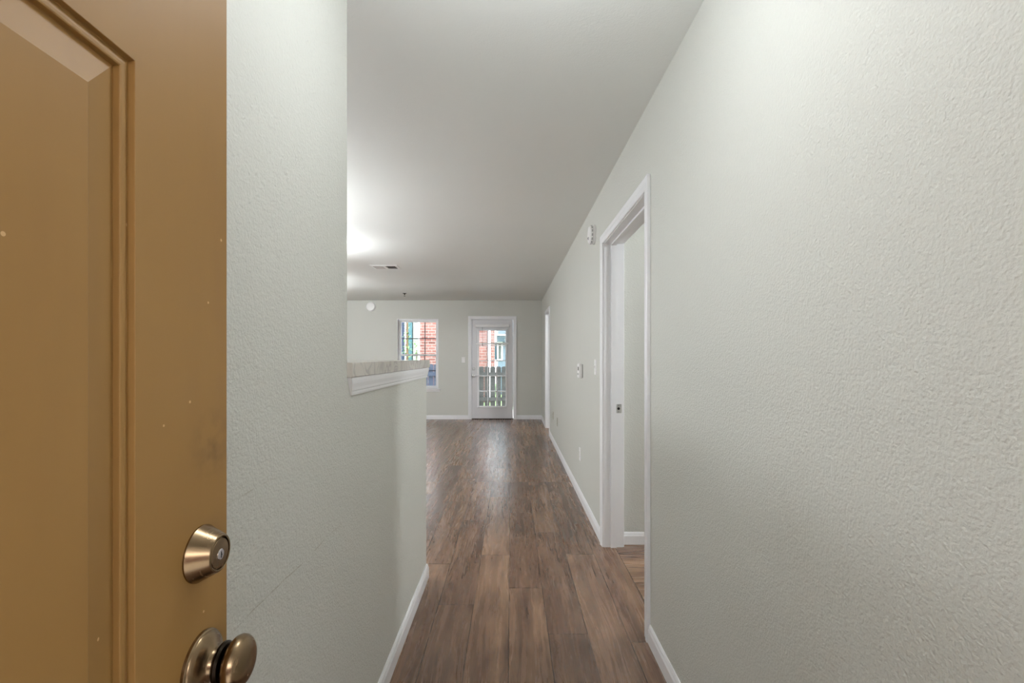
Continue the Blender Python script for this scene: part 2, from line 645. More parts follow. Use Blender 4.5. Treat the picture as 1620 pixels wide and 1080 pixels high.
b = MB()
J = 0.02
for (y0, y1, z0, z1) in ((YB, D1[0] - J, 0, HC), (D1[0] - J, D1[1] + J, D1[2] + J, HC), (D1[1] + J, D2[0] - J, 0, HC),
                         (D2[0] - J, D2[1] + J, D2[2] + J, HC), (D2[1] + J, YF, 0, HC)):
    b.box(XR, XR2, y0, y1, z0, z1)
wall('wall_right', 'long textured greige wall on the right with two doorways', b)
wall('wall_left', 'full height greige wall beside the open brown entry door', MB().box(XL - 0.12, XL, YB, YW, 0, HC), 'wall_scuffed')
wall('half_wall', 'low greige half wall under the bar top', MB().box(XL - 0.12, XL, YW, YH, 0, 1.222))
b = MB()
FJ = 0.03
for (x0, x1, z0, z1) in ((XLL, WN[0], 0, HC), (WN[0], WN[1], 0, WN[2]), (WN[0], WN[1], WN[3], HC), (WN[1], FD[0] - FJ, 0, HC),
                         (FD[0] - FJ, FD[1] + FJ, FD[2] + FJ, HC), (FD[1] + FJ, XRR, 0, HC)):
    b.box(x0, x1, YF, YF + 0.14, z0, z1)
wall('wall_far', 'far greige wall holding the window and the glazed door', b)
wall('wall_living_left', 'greige side wall of the living room, out of sight at left', MB().box(XLL - 0.1, XLL, YB, YF + 0.14, 0, HC))
b = MB()
EX0, EX1 = -0.305, 0.612
b.box(XLL, EX0 - 0.03, YB - 0.14, YB, 0, HC)
b.box(EX1, XRR, YB - 0.14, YB, 0, HC)
b.box(EX0 - 0.03, EX1, YB - 0.14, YB, 2.06, HC)
wall('wall_back', 'greige entry wall around the front door opening', b)
wall('wall_side_room', 'greige wall seen through the first doorway on the right', MB().box(XR2, XRR, 3.125, 3.245, 0, HC))
wall('wall_outer_right', 'greige outer wall of the rooms beyond the right doorways', MB().box(XRR, XRR + 0.1, YB, YF + 0.14, 0, HC))

# ------------------------------------------------------------------ baseboards
BB = [(0, 0), (0.013, 0), (0.013, 0.058), (0.010, 0.066), (0.0085, 0.074), (0.004, 0.083), (0, 0.083)]

def bboard(name, label, runs):
    mb = MB()
    for fn, t0, t1 in runs:
        mb.prism(BB, fn, t0, t1)
    return tag(mb.build(name, M['trim']), label, 'baseboard', kind='structure')

r_fn = lambda a, b, t: (XR - a, t, b)
bboard('baseboard_right', 'white baseboard along the right hall wall', [
    (r_fn, YB, D1[0] - 0.062), (r_fn, D1[1] + 0.062, D2[0] - 0.062), (r_fn, D2[1] + 0.062, YF - 0.013)])
mb = MB()
l_fn = lambda a, b, t: (XL + a, t, b)
mb.prism(BB, l_fn, YB, lambda a, b: YH + a)
mb.prism(BB, lambda a, b, t: (t, YH + a, b), XL - 0.12, lambda a, b: XL + a)
tag(mb.build('baseboard_left', M['trim']), 'white baseboard along the left wall and half wall', 'baseboard', kind='structure')
f_fn = lambda a, b, t: (t, YF - a, b)
bboard('baseboard_far', 'white baseboard along the far wall beside the glazed door', [(f_fn, XLL, FD[0] - 0.072), (f_fn, FD[1] + 0.072, XR)])
bboard('baseboard_side_room', 'white baseboard of the wall seen through the first doorway', [(lambda a, b, t: (t, 3.125 - a, b), XR2 + 0.018, XRR)])

# ------------------------------------------------------------------ doorway trims on the right wall
CAS = [(0.004, 0), (0.004, 0.010), (0.009, 0.0125), (0.030, 0.0135), (0.035, 0.0165), (0.052, 0.018), (0.060, 0.0155), (0.060, 0)]

def doorway(n, D, label):
    y0, y1, h = D
    root = thing('trim_%d' % n, label, 'door frame', (XR, (y0 + y1) / 2, 0), kind='structure')
    P = At(root)
    P.part('casing', MB().frame(y0, y1, 0, h, CAS, lambda a, b, p: (XR - p, a, b)), M['trim'])
    P.part('casing', MB().frame(y0, y1, 0, h, CAS, lambda a, b, p: (XR2 + p, a, b)), M['trim'])
    j = MB()
    j.box(XR, XR2, y0 - 0.019, y0, 0, h)
    j.box(XR, XR2, y1, y1 + 0.019, 0, h)
    j.box(XR, XR2, y0 - 0.019, y1 + 0.019, h, h + 0.019)
    P.part('jamb', j, M['trim'])
    s = MB()
    sx0, sx1 = XR + 0.045, XR + 0.082
    for (yy0, yy1, z0, z1) in ((y0, y0 + 0.012, 0, h), (y1 - 0.012, y1, 0, h), (y0 + 0.012, y1 - 0.012, h - 0.012, h)):
        s.box(sx0, sx1, yy0, yy1, z0, z1)
    P.part('stop', s, M['trim'])
    return root, P

t1, P1 = doorway(1, D1, 'white cased doorway nearest on the right wall, with steel strike plate')
zs = 0.935
st = P1.part('strike_plate', MB().bevel_box(XR2 - 0.043, XR2 - 0.006, D1[1] - 0.002, D1[1] + 0.001, zs - 0.030, zs + 0.030, -0.001, 1), M['steel'],
             label='satin steel strike plate')
P1.part('latch_hole', MB().lathe([(0.009, 0), (0.009, 0.0012)], lambda a, b, h: (XR2 - 0.027 + a, D1[1] - 0.0021 - h * 0.4, zs + b), 20), M['black'], st)
for dz in (-0.021, 0.021):
    P1.part('screw', MB().lathe([(0.0036, 0), (0.0036, 0.0012), (0.002, 0.0018)], lambda a, b, h, dz=dz: (XR2 - 0.027 + a, D1[1] - 0.0019 - h * 0.4, zs + dz + b), 14), M['plastic_grey'], st)
doorway(2, D2, 'white cased doorway far down the right wall near the corner')

# ------------------------------------------------------------------ bar top and its trim
tag(MB().prism([(0, 1.2222), (0.0145, 1.2222), (0.0165, 1.2245), (0.0165, 1.2645), (0.0145, 1.267), (-0.40, 1.267), (-0.402, 1.2645), (-0.402, 1.2222)],
               lambda a, b, t: (XL + a, t, b), YW + 0.001, YH + 0.022).build('bar_top', M['laminate']),
    'marbled beige laminate bar top on the left half wall', 'counter')
tag(MB().prism([(0, 1.166), (0.0045, 1.166), (0.006, 1.172), (0.006, 1.178), (0.0085, 1.181), (0.0095, 1.190), (0.0125, 1.203), (0.0135, 1.212), (0.0135, 1.2215), (0, 1.2215)],
               lambda a, b, t: (XL + a, t, b), lambda a, b: YW + 0.030 * (1.2215 - b) / 0.055, lambda a, b: YH + a * 0.5).build('trim_3', M['trim']),
    'white moulding strip under the edge of the bar top', 'moulding', kind='structure')

# ------------------------------------------------------------------ entry door (open, at left)
DW, DT = 0.914, 0.044
ang = math.atan(0.0472)
e_edge = Vector((-0.341, 0.545))
dvec = Vector((-math.sin(ang), math.cos(ang)))
hinge = e_edge - dvec * DW
entry = thing('door_1', 'open brown gold painted entry door with raised panels at far left', 'door', (hinge.x, hinge.y, 0), kind='structure')
entry.rotation_euler = (0, 0, ang)
# local frame: x = out of the painted face (towards the hall), y = along the leaf, z = up
PROF = [(0, 0), (0.0004, -0.0004), (0.0005, -0.0056), (0.0018, -0.0058), (0.0032, -0.0050), (0.0052, -0.0042), (0.0078, -0.0037), (0.0104, -0.0037), (0.0115, -0.0041),
        (0.0118, -0.0048), (0.0119, -0.0094), (0.0126, -0.0096), (0.0135, -0.0092), (0.0462, -0.0006), (0.0476, -0.0001), (0.0500, -0.0001)]
ST, MU = 0.1405, 0.105
pw = (DW - 2 * ST - MU) / 2
ys = [0, ST, ST + pw, ST + pw + MU, DW - ST, DW]
zs_ = [0.012, 0.215, 0.66, 0.80, 1.548, 1.655, 1.915, 2.035]
lf = MB()
for i in range(5):
    for k in range(7):
        if i in (1, 3) and k in (1, 3, 5):
            a0, a1, b0, b1 = ys[i], ys[i + 1], zs_[k], zs_[k + 1]
            n0 = []
            vs, fs = [], []
            for (o_, d_) in PROF:
                vs += [(d_, a0 + o_, b0 + o_), (d_, a1 - o_, b0 + o_), (d_, a1 - o_, b1 - o_), (d_, a0 + o_, b1 - o_)]
            for q in range(len(PROF) - 1):
                for c in range(4):
                    c2 = (c + 1) % 4
                    fs.append((q * 4 + c, q * 4 + c2, q * 4 + 4 + c2, q * 4 + 4 + c))
            q = (len(PROF) - 1) * 4
            fs.append((q, q + 1, q + 2, q + 3))
            lf.add(vs, fs)
        else:
            lf.add([(0, ys[i], zs_[k]), (0, ys[i + 1], zs_[k]), (0, ys[i + 1], zs_[k + 1]), (0, ys[i], zs_[k + 1])], [(0, 1, 2, 3)])
z0, z1 = zs_[0], zs_[-1]
lf.add([(-DT, 0, z0), (-DT, DW, z0), (-DT, DW, z1), (-DT, 0, z1)], [(3, 2, 1, 0)])
lf.add([(0, 0, z0), (0, DW, z0), (-DT, DW, z0), (-DT, 0, z0)], [(0, 3, 2, 1)])
lf.add([(0, 0, z1), (0, DW, z1), (-DT, DW, z1), (-DT, 0, z1)], [(0, 1, 2, 3)])
lf.add([(0, 0, z0), (-DT, 0, z0), (-DT, 0, z1), (0, 0, z1)], [(0, 1, 2, 3)])
lf.add([(0, DW, z0), (-DT, DW, z0), (-DT, DW, z1), (0, DW, z1)], [(3, 2, 1, 0)])
leaf = lf.build('door_leaf', M['door'], entry)
leaf.data.validate()
bm = bmesh.new(); bm.from_mesh(leaf.data)
bmesh.ops.remove_doubles(bm, verts=bm.verts, dist=1e-5)
bmesh.ops.recalc_face_normals(bm, faces=bm.faces)
bm.to_mesh(leaf.data); bm.free()

BY, BZ, KZ = DW - 0.0490, 1.0708, 0.951
def axis_fn(y, z):
    return lambda a, b, h: (h, y + a, z + b)
af = axis_fn(BY, BZ)
db = MB().lathe([(0.0300, -0.001), (0.0300, 0.0016), (0.0293, 0.0026), (0.0205, 0.0195), (0.0196, 0.0208), (0.0182, 0.0214), (0.0172, 0.0210),
                 (0.0168, 0.0188), (0.0160, 0.0188)], af, 64).build('deadbolt', M['nickel'], entry)
db['label'] = 'antique brass deadbolt with keyhole'
MB().lathe([(0.0158, 0.0180), (0.0158, 0.0203), (0.0152, 0.0209), (0.0060, 0.0211)], af, 48).build('face_plate', M['nickel'], db)
MB().lathe([(0.0058, 0.0200), (0.0058, 0.0215), (0.0052, 0.0219)], axis_fn(BY, BZ - 0.0015), 32).build('key_cylinder', M['silver'], db)
kw = MB()
kw.box(0.0212, 0.0221, BY - 0.0006, BY + 0.0007, BZ - 0.0052, BZ + 0.0016)
kw.box(0.0212, 0.0221, BY - 0.0006, BY + 0.0018, BZ - 0.0028, BZ - 0.0014)
kw.build('keyway', M['black'], db)
kf = axis_fn(BY, KZ)
kb = MB().lathe([(0.0335, -0.001), (0.0335, 0.0030), (0.0325, 0.0042), (0.0318, 0.0046), (0.0310, 0.0062), (0.0270, 0.0088), (0.0210, 0.0112), (0.0165, 0.0140),
                 (0.0145, 0.0170), (0.0140, 0.0215)], kf, 64).build('door_knob', M['nickel'], entry)
kb['label'] = 'antique brass door knob'
MB().lathe([(0.0150, 0.0195), (0.0192, 0.0205), (0.0212, 0.0225), (0.0212, 0.0245), (0.0195, 0.0268), (0.0130, 0.0285)], kf, 48).build('collar', M['dark_metal'], kb)
MB().lathe([(0.0120, 0.0270), (0.0165, 0.0296), (0.0225, 0.0325), (0.0262, 0.0360), (0.0274, 0.0395), (0.0268, 0.0432), (0.0248, 0.0466),
            (0.0215, 0.0494), (0.0165, 0.0516), (0.0100, 0.0528), (0.0030, 0.0532)], kf, 64).build('grip', M['nickel'], kb)
lt = MB()
lt.box(-DT / 2 - 0.0125, -DT / 2 + 0.0125, DW - 0.0005, DW + 0.0015, KZ - 0.028, KZ + 0.028)
lt.box(-DT / 2 - 0.0125, -DT / 2 + 0.0125, DW - 0.0005, DW + 0.0015, BZ - 0.028, BZ + 0.028)
lt.build('latch_plate', M['nickel'], entry)
for zz in (0.25, 1.02, 1.80):
    hg = MB().lathe([(0.0065, -0.05), (0.0065, 0.05)], lambda a, b, h, zz=zz: (-DT - 0.004 + a, -0.004 + b, zz + h), 16)
    hg.build('hinge', M['nickel'], entry)
# entry frame
ef = thing('trim_4', 'white painted frame of the front door behind the viewer', 'door frame', ((EX0 + EX1) / 2, YB, 0), kind='structure')
PE = At(ef)
j = MB()
j.box(EX0 - 0.03, EX0 - 0.006, YB - 0.14, YB + 0.001, 0, 2.06)
j.box(EX1 - 0.02, EX1, YB - 0.14, YB + 0.001, 0, 2.06)
j.box(EX0 - 0.006, EX1 - 0.02, YB - 0.14, YB + 0.001, 2.042, 2.06)
PE.part('jamb', j, M['trim'])
th = MB().box(EX0 - 0.006, EX1 - 0.02, YB - 0.15, YB + 0.0, 0.001, 0.012)
PE.part('threshold', th, M['steel'])

# ------------------------------------------------------------------ far glazed door
fd = thing('door_2', 'white glazed patio door with fifteen panes in the far wall', 'door', ((FD[0] + FD[1]) / 2, YF, 0), kind='structure')
PF = At(fd)
PF.part('casing', MB().frame(FD[0] - 0.012, FD[1] + 0.012, 0, FD[2] + 0.012, CAS, lambda a, b, p: (a, YF - p, b)), M['trim'])
j = MB()
for (x0, x1, z0, z1) in ((FD[0] - 0.028, FD[0], 0, FD[2] + 0.028), (FD[1], FD[1] + 0.028, 0, FD[2] + 0.028), (FD[0], FD[1], FD[2], FD[2] + 0.028)):
    j.box(x0, x1, YF, YF + 0.14, z0, z1)
PF.part('jamb', j, M['trim'])
PF.part('threshold', MB().box(FD[0], FD[1], YF - 0.002, YF + 0.14, 0.0, 0.012), M['dark_metal'])
dy0, dy1 = YF + 0.018, YF + 0.062
gx0, gx1 = (757 - VX) * YF / F, (800.5 - VX) * YF / F
gz1, gz0 = EYE + (VY - 522) * YF / F, EYE - (643 - VY) * YF / F
lx0, lx1, lz0, lz1 = FD[0] + 0.003, FD[1] - 0.003, 0.014, FD[2] - 0.003
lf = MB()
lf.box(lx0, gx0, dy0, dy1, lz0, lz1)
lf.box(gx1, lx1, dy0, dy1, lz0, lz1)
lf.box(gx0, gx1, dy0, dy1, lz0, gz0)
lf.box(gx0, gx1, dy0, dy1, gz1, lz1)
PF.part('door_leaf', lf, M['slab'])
LF = [(-0.012, 0.0), (-0.012, 0.008), (-0.004, 0.013), (0.018, 0.011), (0.026, 0.004), (0.026, 0)]
PF.part('lite_frame', MB().frame(gx0, gx1, gz0, gz1, LF, lambda a, b, p: (a, dy0 - p, b), closed=True), M['vinyl'])
gb = MB()
for i in (1, 2):
    xx = gx0 + (gx1 - gx0) * i / 3
    gb.box(xx - 0.009, xx + 0.009, dy0 - 0.006, dy0 + 0.03, gz0, gz1)
for i in (1, 2, 3, 4):
    zz = gz0 + (gz1 - gz0) * i / 5
    gb.box(gx0, gx1, dy0 - 0.0055, dy0 + 0.0295, zz - 0.009, zz + 0.009)
PF.part('grille', gb, M['vinyl'])
PF.part('pane', MB().box(gx0 - 0.01, gx1 + 0.01, dy0 + 0.020, dy0 + 0.024, gz0 - 0.01, gz1 + 0.01), M['glass'])
kx = (749 - VX) * YF / F
fz = EYE - (594 - VY) * YF / F
fb = EYE - (583 - VY) * YF / F
ff = lambda z: (lambda a, b, h: (kx + a, dy0 - h, z + b))
PF.part('deadbolt', MB().lathe([(0.031, -0.001), (0.031, 0.004), (0.026, 0.012), (0.008, 0.014), (0.008, 0.02)], ff(fb), 32), M['steel'])
PF.part('door_knob', MB().lathe([(0.033, -0.001), (0.032, 0.005), (0.014, 0.012), (0.012, 0.03), (0.022, 0.038), (0.027, 0.05), (0.024, 0.06), (0.012, 0.066)], ff(fz), 32), M['steel'])
PF.part('hinge', MB().lathe([(0.006, -0.045), (0.006, 0.045)], lambda a, b, h: (lx1 + 0.001 + a, dy0 - 0.005 + b, 1.75 + h), 12), M['steel'])
PF.part('hinge', MB().lathe([(0.006, -0.045), (0.006, 0.045)], lambda a, b, h: (lx1 + 0.001 + a, dy0 - 0.005 + b, 0.3 + h), 12), M['steel'])
# blind on the door
bx0, bx1 = (752 - VX) * YF / F, (805.5 - VX) * YF / F
bl = thing('window_blind', 'white half lowered slat blind at the top of the patio door', 'blind', ((bx0 + bx1) / 2, dy0, gz1))
PB = At(bl)
hz1, hz0 = EYE + (VY - 513) * YF / F, EYE + (VY - 517.5) * YF / F
PB.part('headrail', MB().bevel_box(bx0, bx1, dy0 - 0.045, dy0 - 0.0145, hz0, hz1, -0.006, 1), M['blind'])
rz0, rz1 = EYE + (VY - 544.8) * YF / F, EYE + (VY - 542.2) * YF / F
PB.part('bottom_rail', MB().bevel_box(bx0 + 0.01, bx1 - 0.006, dy0 - 0.042, dy0 - 0.017, rz0, rz1, -0.004, 1), M['blind'])
ns = 13
for i in range(ns):
    zz = rz1 + (hz0 - rz1) * (i + 1) / (ns + 1)
    sl = MB()
    sl.prism([(-0.0125, -0.0016), (-0.006, 0.0005), (0, 0.0011), (0.006, 0.0005), (0.0125, -0.0016), (0.0125, -0.0009), (0.006, 0.0012), (0, 0.0019), (-0.006, 0.0012), (-0.0125, -0.0009)],
             lambda a, b, t, zz=zz: (t, dy0 - 0.030 + a, zz + b), bx0 + 0.012, bx1 - 0.008)
    PB.part('slat', sl, M['blind'])
for xx in (bx0 + 0.09, bx1 - 0.09):
    PB.part('cord', MB().box(xx - 0.001, xx + 0.001, dy0 - 0.0305, dy0 - 0.0285, rz1, hz0), M['blind'])
wx = (763.3 - VX) * YF / F
PB.part('wand', MB().lathe([(0.003, 0), (0.003, -0.34), (0.006, -0.345), (0.006, -0.39), (0.003, -0.395)], lambda a, b, h: (wx + a, dy0 - 0.048 + b, hz0 + h), 10), M['muntin_dark'],
        label='dark tilt wand')

# ------------------------------------------------------------------ far window
wd = thing('window_1', 'white single hung window with dark grille left of the patio door', 'window', ((WN[0] + WN[1]) / 2, YF, WN[2]), kind='structure')
PW = At(wd)
x0, x1, z0, z1 = WN
rev = MB()
rev.box(x0, x0 + 0.006, YF - 0.001, YF + 0.075, z0, z1)
rev.box(x1 - 0.006, x1, YF - 0.001, YF + 0.075, z0, z1)
rev.box(x0 + 0.006, x1 - 0.006, YF - 0.001, YF + 0.075, z1 - 0.006, z1)
PW.part('reveal', rev, M['trim'])
FRP = [(-0.032, 0), (-0.032, 0.05), (-0.026, 0.055), (0, 0.055), (0, 0)]
PW.part('window_frame', MB().frame(x0 + 0.007, x1 - 0.007, z0 + 0.001, z1 - 0.007, FRP, lambda a, b, p: (a, YF + 0.125 - p, b), closed=True), M['vinyl'])
ix0, ix1, iz0, iz1 = x0 + 0.039, x1 - 0.039, z0 + 0.033, z1 - 0.039
zm = EYE + (VY - 561.5) * (YF + 0.08) / F
def sash(name, za, zb, yy, lock=False):
    root = PW.part(name, MB().frame(ix0 + 0.024, ix1 - 0.024, za + 0.024, zb - 0.024, [(0, 0), (0, 0.02), (0.004, 0.024), (0.024, 0.024), (0.024, 0)],
                                    lambda a, b, p: (a, yy - p, b), closed=True), M['vinyl'])
    g = MB()
    for i in (1, 2):
        xx = ix0 + (ix1 - ix0) * i / 3
        g.box(xx - 0.009, xx + 0.009, yy - 0.014, yy - 0.006, za + 0.024, zb - 0.024)
    zz = (za + zb) / 2
    g.box(ix0 + 0.024, ix1 - 0.024, yy - 0.0135, yy - 0.0065, zz - 0.009, zz + 0.009)
    PW.part('grille', g, M['muntin_dark'], root, label='dark window grille')
    PW.part('pane', MB().box(ix0 + 0.02, ix1 - 0.02, yy - 0.012, yy - 0.008, za + 0.02, zb - 0.02), M['glass'], root)
    return root
sash('upper_sash', zm - 0.02, iz1, YF + 0.118)
lo = sash('lower_sash', iz0, zm + 0.02, YF + 0.092)
PW.part('sash_lock', MB().bevel_box((x0 + x1) / 2 - 0.03, (x0 + x1) / 2 + 0.03, YF + 0.056, YF + 0.09, zm + 0.018, zm + 0.032, 0.004, 2), M['steel'], lo)
sl = MB()
sl.bevel_box(x0 - 0.045, x1 + 0.045, YF - 0.032, YF + 0.0, z0 - 0.022, z0 + 0.001, -0.006, 1)
sl.box(x0, x1, YF, YF + 0.075, z0 - 0.0215, z0)
PW.part('window_sill', sl, M['trim'])
PW.part('apron', MB().prism([(0, -0.060), (0.008, -0.060), (0.012, -0.045), (0.012, -0.022), (0, -0.022)], lambda a, b, t: (t, YF - a, z0 + b), x0 - 0.03, x1 + 0.03), M['trim'])

# ------------------------------------------------------------------ small wall fittings
def rw(y, z):          # right wall frame: a along y, b up, p proud
    return lambda a, b, p: (XR - p, y + a, z + b)
def fw(x, z):          # far wall frame
    return lambda a, b, p: (x + a, YF - p, z + b)

def plate(P, fn, wd_=0.070, ht=0.115, mat='plastic', name='cover_plate'):
    m = MB().bevel_box(-wd_ / 2, wd_ / 2, -ht / 2, ht / 2, 0.0, 0.006, 0.003, 2, fn)
    return P.part(name, m, M[mat])

def screw(P, fn, b, mat='plastic_grey'):
    P.part('screw', MB().lathe([(0.003, 0.005), (0.003, 0.0068), (0.0015, 0.0072)], lambda a, c, h: fn(a, b + c, h), 12), M[mat])

def light_switch(fn, loc, label):
    r = thing('light_switch', label, 'light switch', loc)
    P = At(r)
    plate(P, fn)
    P.part('bezel', MB().box(-0.008, 0.008, -0.014, 0.014, 0.004, 0.0075, fn), M['plastic'])
    P.part('toggle', MB().prism([(-0.009, 0.006), (0.006, 0.006), (0.013, 0.016), (0.008, 0.019)],
           lambda a, b, t: fn(t, a, b), -0.004, 0.004), M['plastic'])
    for b_ in (-0.030, 0.030):
        screw(P, fn, b_)
    return r

def outlet(fn, loc, label, mat='plastic'):
    r = thing('wall_outlet', label, 'outlet', loc)
    P = At(r)
    plate(P, fn, mat=mat)
    for b_ in (-0.0195, 0.0195):
        m = MB().bevel_box(-0.0165, 0.0165, b_ - 0.014, b_ + 0.014, 0.004, 0.008, 0.0015, 2, fn)
        rc = P.part('receptacle', m, M[mat])
        s = MB()
        s.box(-0.0075, -0.0055, b_ - 0.001, b_ + 0.008, 0.0079, 0.0083, fn)
        s.box(0.0055, 0.0075, b_ - 0.001, b_ + 0.008, 0.0079, 0.0083, fn)
        s.box(-0.002, 0.002, b_ - 0.009, b_ - 0.005, 0.0079, 0.0083, fn)
        P.part('slots', s, M['black'], rc)
    screw(P, fn, 0.0)
    return r

light_switch(rw(3.37, 1.208), (XR, 3.37, 1.208), 'white toggle switch plate just past the first doorway on right wall')
light_switch(fw((733 - VX) * YF / F, EYE - 5 * YF / F), ((733 - VX) * YF / F, YF, EYE - 5 * YF / F), 'white light switch between the far window and glazed door')
outlet(rw(4.13, 0.40), (XR, 4.13, 0.40), 'white outlet low on the right wall, nearest the first doorway')
outlet(rw(6.18, 0.40), (XR, 6.18, 0.40), 'wall coloured outlet low on right wall, second of the three', 'plate_beige')
outlet(rw(6.78, 0.41), (XR, 6.78, 0.41), 'wall coloured outlet low on right wall, nearest the far corner', 'plate_beige')

# thermostat
fn = rw(4.03, 1.16)
r = thing('thermostat', 'white thermostat box on the right wall beyond the switch', 'thermostat', (XR, 4.03, 1.16))
P = At(r)
P.part('back_plate', MB().box(-0.050, 0.050, -0.058, 0.058, 0, 0.008, fn), M['plastic_grey'])
P.part('housing', MB().bevel_box(-0.056, 0.056, -0.062, 0.062, 0.008, 0.034, 0.005, 2, fn), M['plastic'])
P.part('display', MB().box(-0.034, 0.020, 0.004, 0.036, 0.033, 0.0346, fn), M['lcd'])
for i in range(3):
    P.part('button', MB().bevel_box(-0.030 + i * 0.022, -0.016 + i * 0.022, -0.034, -0.022, 0.033, 0.037, 0.001, 2, fn), M['plastic_grey'])

# smoke alarm high on the right wall
fn = rw(3.42, 2.20)
r = thing('smoke_alarm', 'white round smoke alarm high on right wall above the switch', 'smoke alarm', (XR, 3.42, 2.20))
P = At(r)
P.part('mounting_ring', MB().lathe([(0.072, 0), (0.072, 0.012), (0.070, 0.014)], fn, 40), M['plastic'])
hs_ = P.part('housing', MB().lathe([(0.060, 0.013), (0.066, 0.016), (0.068, 0.022), (0.066, 0.036), (0.058, 0.044), (0.030, 0.048), (0.010, 0.0485)], fn, 40), M['plastic'])
for k in range(14):
    t = 2 * math.pi * k / 14
    m = MB()
    c_, s_ = math.cos(t), math.sin(t)
    m.box(-0.009, 0.009, 0.064, 0.0692, 0.023, 0.032, lambda a, b, p, c_=c_, s_=s_: fn(a * c_ - b * s_, a * s_ + b * c_, p))
    P.part('vent_slot', m, M['plastic_grey'], hs_)
P.part('test_button', MB().lathe([(0.011, 0.044), (0.011, 0.0505), (0.009, 0.052)], lambda a, b, h: fn(a - 0.01, b - 0.030, h), 20), M['plastic_grey'], hs_)
P.part('indicator', MB().lathe([(0.005, 0.045), (0.005, 0.0495), (0.003, 0.050)], lambda a, b, h: fn(a + 0.022, b - 0.022, h), 14), M['red'], hs_)

# round alarm on the far wall
ax, az = (587 - VX) * YF / F, EYE + (VY - 485) * YF / F
fn = fw(ax, az)
r = thing('round_alarm', 'round white disc alarm high on the far wall', 'alarm', (ax, YF, az))
P = At(r)
P.part('mounting_ring', MB().lathe([(0.098, 0), (0.098, 0.010), (0.094, 0.013)], fn, 48), M['plastic'])
P.part('cover', MB().lathe([(0.090, 0.012), (0.090, 0.030), (0.080, 0.040), (0.050, 0.045), (0.015, 0.046)], fn, 48), M['plastic'])

# ceiling register
r = thing('ceiling_vent', 'white louvred air register in the living room ceiling', 'vent', (-1.6165, 5.865, HC))
P = At(r)
vx0, vx1, vy0, vy1 = -1.79, -1.443, 5.735, 5.995
P.part('backing', MB().box(vx0 + 0.02, vx1 - 0.02, vy0 + 0.02, vy1 - 0.02, HC - 0.0016, HC - 0.0002), M['black'])
P.part('vent_frame', MB().frame(vx0 + 0.035, vx1 - 0.035, vy0 + 0.035, vy1 - 0.035, [(0, 0.0), (0, 0.009), (0.006, 0.010), (0.030, 0.006), (0.035, 0.002), (0.035, 0)],
       lambda a, b, p: (a, b, HC - p), closed=True), M['plastic'])
P.part('mullion', MB().box(-1.632, -1.601, vy0 + 0.035, vy1 - 0.035, HC - 0.009, HC - 0.0005), M['plastic'])
for side, xa, xb, sg in ((0, vx0 + 0.040, -1.636, -1), (1, -1.597, vx1 - 0.040, 1)):
    n_ = 8
    for i in range(n_):
        xx = xa + (xb - xa) * (i + 0.5) / n_
        m = MB().prism([(-0.006 * sg, -0.001), (0.006 * sg, -0.0095), (0.0065 * sg, -0.0087), (-0.0052 * sg, -0.0006)], lambda a, b, t, xx=xx: (xx + a, t, HC + b), vy0 + 0.034, vy1 - 0.034)
        P.part('slat', m, M['plastic'])

# fire sprinkler
sx, sy = (640 - VX) * 8.3 / F, 8.3
r = thing('fire_sprinkler', 'small dark sprinkler head on the ceiling near the far wall', 'sprinkler', (sx, sy, HC))
P = At(r)
cf = lambda a, b, h: (sx + a, sy + b, HC - h)
P.part('escutcheon', MB().lathe([(0.036, 0), (0.036, 0.003), (0.024, 0.010), (0.012, 0.012)], cf, 28), M['dark_metal'])
P.part('body', MB().lathe([(0.009, 0.010), (0.009, 0.026), (0.006, 0.028)], cf, 16), M['dark_metal'])
for s in (-1, 1):
    P.part('arm', MB().box(s * 0.008 - 0.0015, s * 0.008 + 0.0015, -0.002, 0.002, 0.024, 0.052, cf), M['dark_metal'])
P.part('deflector', MB().lathe([(0.004, 0.050), (0.016, 0.052), (0.016, 0.054), (0.004, 0.055)], cf, 20), M['dark_metal'])

# ------------------------------------------------------------------ ceiling lamps and added fill globes
def ceiling_lamp(x, y, rad, drop, watt, label, col=(0.945, 0.975, 1.0, 1)):
    """canopy, stem and a lit glass globe whose centre hangs `drop` below the ceiling"""
    r = thing('ceiling_lamp', label, 'lamp', (x, y, HC))
    P = At(r)
    fn = lambda a, b, h: (x + a, y + b, HC - h)
    P.part('canopy', MB().lathe([(0.065, 0), (0.065, 0.012), (0.050, 0.024), (0.014, 0.028)], fn, 40), M['lamp_base'])
    P.part('stem', MB().lathe([(0.008, 0.020), (0.008, drop - rad + 0.004)], fn, 16), M['lamp_base'])
    prof = [(max(0.012, rad * math.sin(t)), drop - rad * math.cos(t)) for t in [math.pi * k / 18 for k in range(19)]]
    P.part('lamp_shade', MB().lathe(prof, fn, 40), mat_emit('lit_lamp_glass', col, watt))
    return r
ceiling_lamp(0.06, 0.95, 0.10, 0.28, LAMP_HALL, 'round globe ceiling lamp over the entry end of the hall')
ceiling_lamp(-2.02, 4.55, 0.12, 0.32, LAMP_KITCHEN, 'round globe ceiling lamp hanging over the kitchen side')
ceiling_lamp(-2.0, 3.1, 0.18, 0.75, FILL_BAR, 'added unseen globe giving fill light from behind the bar top')  # added fill for the hall ceiling and right wall, source not seen
ceiling_lamp(-3.35, 6.7, 0.14, 0.36, FILL_LIVING, 'added unseen globe that brightens the living room')  # added to brighten the far ceiling, kept out of view
ceiling_lamp(2.4, 2.3, 0.13, 0.3, LAMP_ROOM, 'round globe ceiling lamp in the room behind the first doorway')
ceiling_lamp(1.9, 6.8, 0.13, 0.3, FILL_ROOM2, 'added unseen globe lighting the room behind the far doorway')  # added light for the unseen room, no known source there

